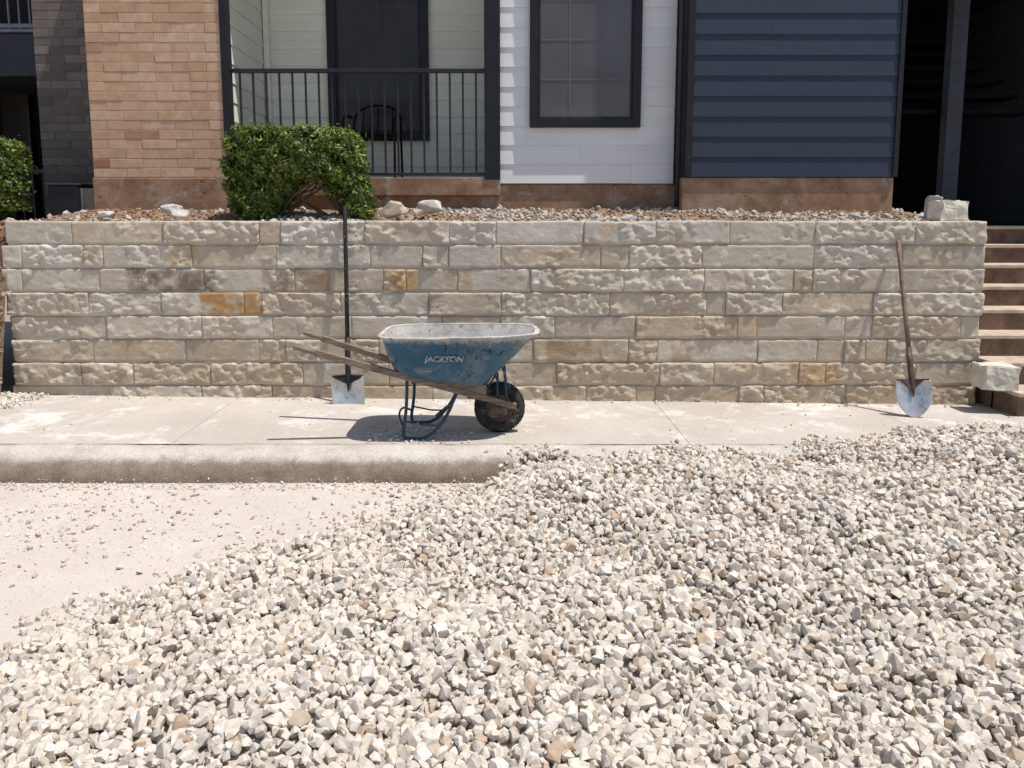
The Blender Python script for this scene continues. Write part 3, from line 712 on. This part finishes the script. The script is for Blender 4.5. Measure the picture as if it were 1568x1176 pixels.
def sheet(name,off,mat,flip):
    mb=MB(); rows=[]
    K=12
    for j in range(K+1):
        t=j/K
        ring=[]
        for a,b in zip(bot,top):
            q=a.lerp(b,t); cc=Vector((-.40,4.85,q.z)); d=(q-cc); d.z=0; q=q+d.normalized()*(.010*math.sin(math.pi*t)-off)
            if j==0: q-=d.normalized()*.012
            q.z+= off*.6 if t<.3 else 0
            q=q+Vector((0,0,noise.noise(q*6)*.005))+d.normalized()*(noise.noise(q*9)*.005+noise.noise(q*22)*.0018)
            ring.append(q)
        rows.append(ring)
    cc=sum(rows[0],Vector())/NT
    inner=[[cc.lerp(q,s)-Vector((0,0,.012*(1-s)+.004)) for q in rows[0]] for s in (.02,.5,.85,.95)]
    rows=inner+rows
    for ring in rows: mb.v+= [tuple(q) for q in ring]
    for j in range(len(rows)-1):
        for k in range(NT):
            a=j*NT+k; b=j*NT+(k+1)%NT; mb.f.append((a,b,b+NT,a+NT) if not flip else (a,a+NT,b+NT,b))
    mb.f.append(tuple(range(NT))[::-1])
    mb.make(name,mat,wb,smooth=True); return rows[-1]
r1=sheet("tray_outer",0,MBLU,False); r2=sheet("tray_inner",.004,MCEM,True)
mb=MB(); n=NT
ring1=[q for q in r2]; ring2=[]
for q in r1:
    d=q-Vector((min(max(q.x,-.72),.0),min(max(q.y,4.65),5.05),q.z)); d.z=0; d.normalize(); ring2.append(q+d*.018+Vector((0,0,-.001+noise.noise(q*8)*.006)))
mb.v+=[tuple(q+Vector((0,0,.003))) for q in ring1]+[tuple(q+Vector((0,0,.003))) for q in ring2]
for k in range(n): mb.f.append((k,k+n,(k+1)%n+n,(k+1)%n))
mb.make("tray_flange",MCEM,wb,smooth=True)
mb=MB(); tube(mb,ring2+[ring2[0]],.0075,8,False); mb.make("tray_rolled_rim",MCEM,wb,smooth=True)
WX,WYc,WZ=P(765,622,4.85).x,4.85,.150+.163
nt_=P(450,531,4.58); ft_=P(465,509,5.12); ne=P(790,622,4.765); fe=Vector((ne.x,4.935,ne.z))
mb=MB()
for a,b in ((nt_,ne),(ft_,fe)):
    d=b-a
    beam(mb,a+d*.09,b,.034,.040,.034,.038)
mb.make("wooden_rails",MWD,wb,.004)
mb=MB()
for a,b in ((nt_,ne),(ft_,fe)):
    d=b-a; tube(mb,[a,a+d*.004,a+d*.02,a+d*.075,a+d*.10],[.010,.0155,.0175,.0175,.020],12)
mb.make("handle_grips",MWD,wb,smooth=True)
def rail_at(x,near=True):
    a,b=(nt_,ne) if near else (ft_,fe); t=(x-a.x)/(b.x-a.x); return a+(b-a)*t
mb=MB()
for nr in (True,False):
    a=rail_at(-.66,nr); b=rail_at(-.16,nr); 
    n=len(mb.v); w_=.015
    for y_ in (-w_,w_):
        mb.v+=[(a.x,a.y+y_,a.z+.0205),(b.x,b.y+y_,b.z+.0205),(b.x,b.y+y_,.480),(a.x,a.y+y_,.552)]
    mb.f+=[tuple(n+i for i in q) for q in ((0,1,2,3),(7,6,5,4),(0,4,5,1),(1,5,6,2),(2,6,7,3),(3,7,4,0))]
mb.make("rail_wedges",MWD,wb,.002)
mb=MB()
for x_ in (-.60,-.26):
    a=rail_at(x_,True); b=rail_at(x_,False); mb.box(x_-.02,x_+.02,a.y-.01,b.y+.01,a.z-.028,a.z-.0215)
mb.make("cross_straps",MFR,wb)
mb=MB(); sz=.152
for nr in (True,False):
    a=rail_at(-.645,nr); b=rail_at(-.345,nr)
    yy=a.y+(-.02 if nr else .02)
    path=smoothpath([(a.x,a.y,a.z-.02),(a.x-.005,yy,.33),(a.x-.035,yy,sz+.012),(a.x+.02,yy,sz+.006),(a.x+.13,yy,sz+.012),(b.x-.06,yy,.29),(b.x,b.y,b.z-.02)],2)
    tube(mb,path,.0105,8)
    tube(mb,[(a.x-.02,yy,.27),(a.x+.10,yy-.0,.245),(b.x-.09,yy,.24)],.006,6)
a=rail_at(-.645,True); b=rail_at(-.645,False)
tube(mb,smoothpath([(a.x-.03,a.y-.02,.245),(a.x-.07,4.75,.29),(a.x-.07,4.95,.29),(a.x-.03,b.y+.02,.245)],2),.007,6)
tube(mb,[(-.47,a.y-.0,.30),(-.40,b.y+.0,.30)],.007,6)
mb.make("legs",MFR,wb,smooth=True)
mb=MB()
for sgn in (-1,1):
    y_=WYc+sgn*.10; tube(mb,[(WX-.01,y_,.335),(WX-.012,y_,.50),(WX-.04,y_-sgn*.01,.60)],.0065,6); tube(mb,[(WX+.055,y_,.33),(WX+.03,y_,.56),(WX+.0,y_-sgn*.01,.64)],.0065,6)
    tube(mb,[(-.20,y_+sgn*.03,.39),(-.14,y_,.48),(-.10,y_,.54)],.0065,6)
tube(mb,[(WX-.012,WYc-.1,.50),(WX-.012,WYc+.1,.50)],.0065,6)
mb.make("nose_braces",MFR,wb,smooth=True)
mb=MB(); mb.box(WX-.05,WX+.05,WYc-.105,WYc-.10,WZ-.02,WZ+.02); mb.box(WX-.05,WX+.05,WYc+.10,WYc+.105,WZ-.02,WZ+.02)
tube(mb,[(WX,WYc-.115,WZ),(WX,WYc+.115,WZ)],.009,10); mb.make("axle",MHUB,wb,.001)
mb=MB(); prof=[]
for k in range(25):
    t=math.radians(-152+304*k/24); prof.append((.121+.042*math.cos(t)*(1.0 if abs(t)>.6 else .985),.044*math.sin(t)))
lathe(mb,prof,WX,WYc,WZ,72)
for k in range(54):
    t=2*math.pi*k/54
    for sg in (-1,1):
        c_=Vector((WX+math.cos(t+sg*.03)*.1608,WYc+sg*.016,WZ+math.sin(t+sg*.03)*.1608)); tt=Vector((-math.sin(t),0,math.cos(t)))
        a=c_-tt*.005; b=c_+tt*.005; beam(mb,a,b,.022,.0045,.022,.0045)
mb.make("tire",MRUB,wb,smooth=True)
mb=MB(); lathe(mb,[(.086,-.030),(.088,-.034),(.082,-.036),(.078,-.026),(.060,-.018),(.040,-.016),(.030,-.020),(.026,-.040),(.012,-.046),(.001,-.046)],WX,WYc,WZ,40)
lathe(mb,[(.001,.046),(.012,.046),(.026,.040),(.030,.020),(.040,.016),(.060,.018),(.078,.026),(.082,.036),(.088,.034),(.086,.030)],WX,WYc,WZ,40)
mb.make("wheel_hub",MHUB,wb,smooth=True)
cu=bpy.data.curves.new("lettering","FONT"); cu.body="JACKSON"; cu.size=.052; cu.shear=.25; cu.offset=.0016; cu.extrude=.0006; cu.align_x='CENTER'; cu.align_y='CENTER'; cu.space_character=1.02
to=bpy.data.objects.new("tmp",cu); scene.collection.objects.link(to); dg=bpy.context.evaluated_depsgraph_get(); tm=bpy.data.meshes.new_from_object(to.evaluated_get(dg)); bpy.data.objects.remove(to)
m=M("worn_white_paint",.7,0,.2); m.color(m.mix((.50,.53,.54),(.05,.13,.20),m.mask(m.noise(48,7,.85),.47,.56))); tm.materials.clear(); tm.materials.append(m.m)
tp=P(680,549,4.60); to=obj("lettering",tm,wb); to.location=(tp.x,4.570,tp.z); to.rotation_euler=(math.radians(90+18),0,0)

# ------------------------------------------------ shovels
m=M("shovel_steel",0.38,.75,0.5); c=m.ramp(m.noise(8,6,.7),[(.3,(.42,.42,.42)),(.7,(.70,.70,.69))]); c=m.mix(c,(.16,.10,.07),m.mask(m.noise(9,7,.8,.5),.56,.66)); m.color(c); m.bump(m.noise(60,6,.7),.2,.002); MST=m.m
m=M("dark_handle",.6,0,.3); c=m.mix((.018,.017,.018),(.48,.45,.42),m.mask(m.noise(70,6,.8),.60,.66)); m.color(c); MHD=m.m
MHW=simple("wooden_handle",(.20,.13,.095),.6,var=.35,scale=12,bs=.3,dust=((.42,.36,.31),25,.56))
MSK=simple("rusty_socket",(.085,.055,.045),.6,var=.4,scale=20,bs=.3,dust=((.3,.26,.24),20,.58))
def shovel(name,top,foot,width,height,kind,mh,ms,msteel,sock,yaw=0):
    e=empty(name); top=Vector(top); foot=Vector(foot); ax=(top-foot).normalized()
    side=Vector((math.cos(yaw),math.sin(yaw),0)); side=(side-ax*side.dot(ax)).normalized(); fwd=ax.cross(side).normalized()
    if fwd.y>0: fwd=-fwd
    neck=foot+ax*height; mb=MB()
    s0=neck+ax*sock
    tube(mb,[s0-ax*.03,s0+(top-s0)*.3,s0+(top-s0)*.7,top-ax*.01,top],[.0165,.0160,.0155,.016,.010],12); mb.make("handle",mh,e,smooth=True)
    mb=MB(); tube(mb,[neck-ax*.12+fwd*.006,neck-ax*.06+fwd*.004,neck-ax*.02,neck+ax*.01,neck+ax*sock*.5,s0],[.004,.013,.022,.021,.021,.0195],12)
    mb.make("socket",ms,e,smooth=True)
    mb=MB(); nu,nv=20,22
    for j in range(nv+1):
        t=j/nv
        if kind=='square': hw=width/2*(1 if t<.86 else 1-.10*((t-.86)/.14)**2)*(.97+.03*t)
        else:
            hw=width/2*min(1,(1-(1-min(t/.62,1))**1.9)**.62) if t>0 else .004
            if t>.8: hw*=1-.06*((t-.8)/.2)
        for i in range(nu+1):
            s=-1+2*i/nu
            h=t*height; dish=(.035 if kind=='square' else .045)*(s*s)*(.4+.6*t)*(hw/(width/2))**2
            crease=-.010*math.exp(-(s/.18)**2)*max(0,(t-.35)/.65)
            hh=h-(.02*(abs(s))**3 if t>.98 else 0)
            q=foot+ax*hh+side*(hw*s)+fwd*(dish+crease-.012*math.sin(math.pi*t))
            mb.v.append(tuple(q))
    W_=nu+1
    for j in range(nv):
        for i in range(nu):
            q=j*W_+i; mb.f.append((q,q+1,q+W_+1,q+W_))
    o=mb.make("blade",msteel,e,smooth=True); sd=o.modifiers.new("s","SOLIDIFY"); sd.thickness=.003; sd.offset=0
    mb=MB(); pf=.36 if kind=='square' else .22
    for sg in (-1,1):
        a=neck+side*(sg*.022)+fwd*.003; b=neck+side*(sg*width/2*.90)+fwd*.030-ax*.004; beam(mb,a,b,.024,.006,.020,.006)
        n=len(mb.v)
        for q in (neck-ax*.004+side*sg*.015+fwd*.008, neck-ax*.010+side*sg*(width*(pf+.06))+fwd*.034, neck-ax*.026+side*sg*(width*pf)+fwd*.026, neck-ax*.065+side*sg*.010+fwd*.008): mb.v.append(tuple(q))
        mb.f.append((n,n+1,n+2,n+3) if sg>0 else (n+3,n+2,n+1,n))
    mb.make("shoulder_steps",ms,e)
    return e
f1=G(534,620,.155); shovel("square_shovel",P(528,316,5.715),f1,.245,.22,'square',MHD,MHD,MST,.28)
f2=G(1402,640,.13); shovel("round_point_shovel",P(1375,368,5.705),f2,.235,.27,'round',MHW,MSK,MST,.23,yaw=-.25)
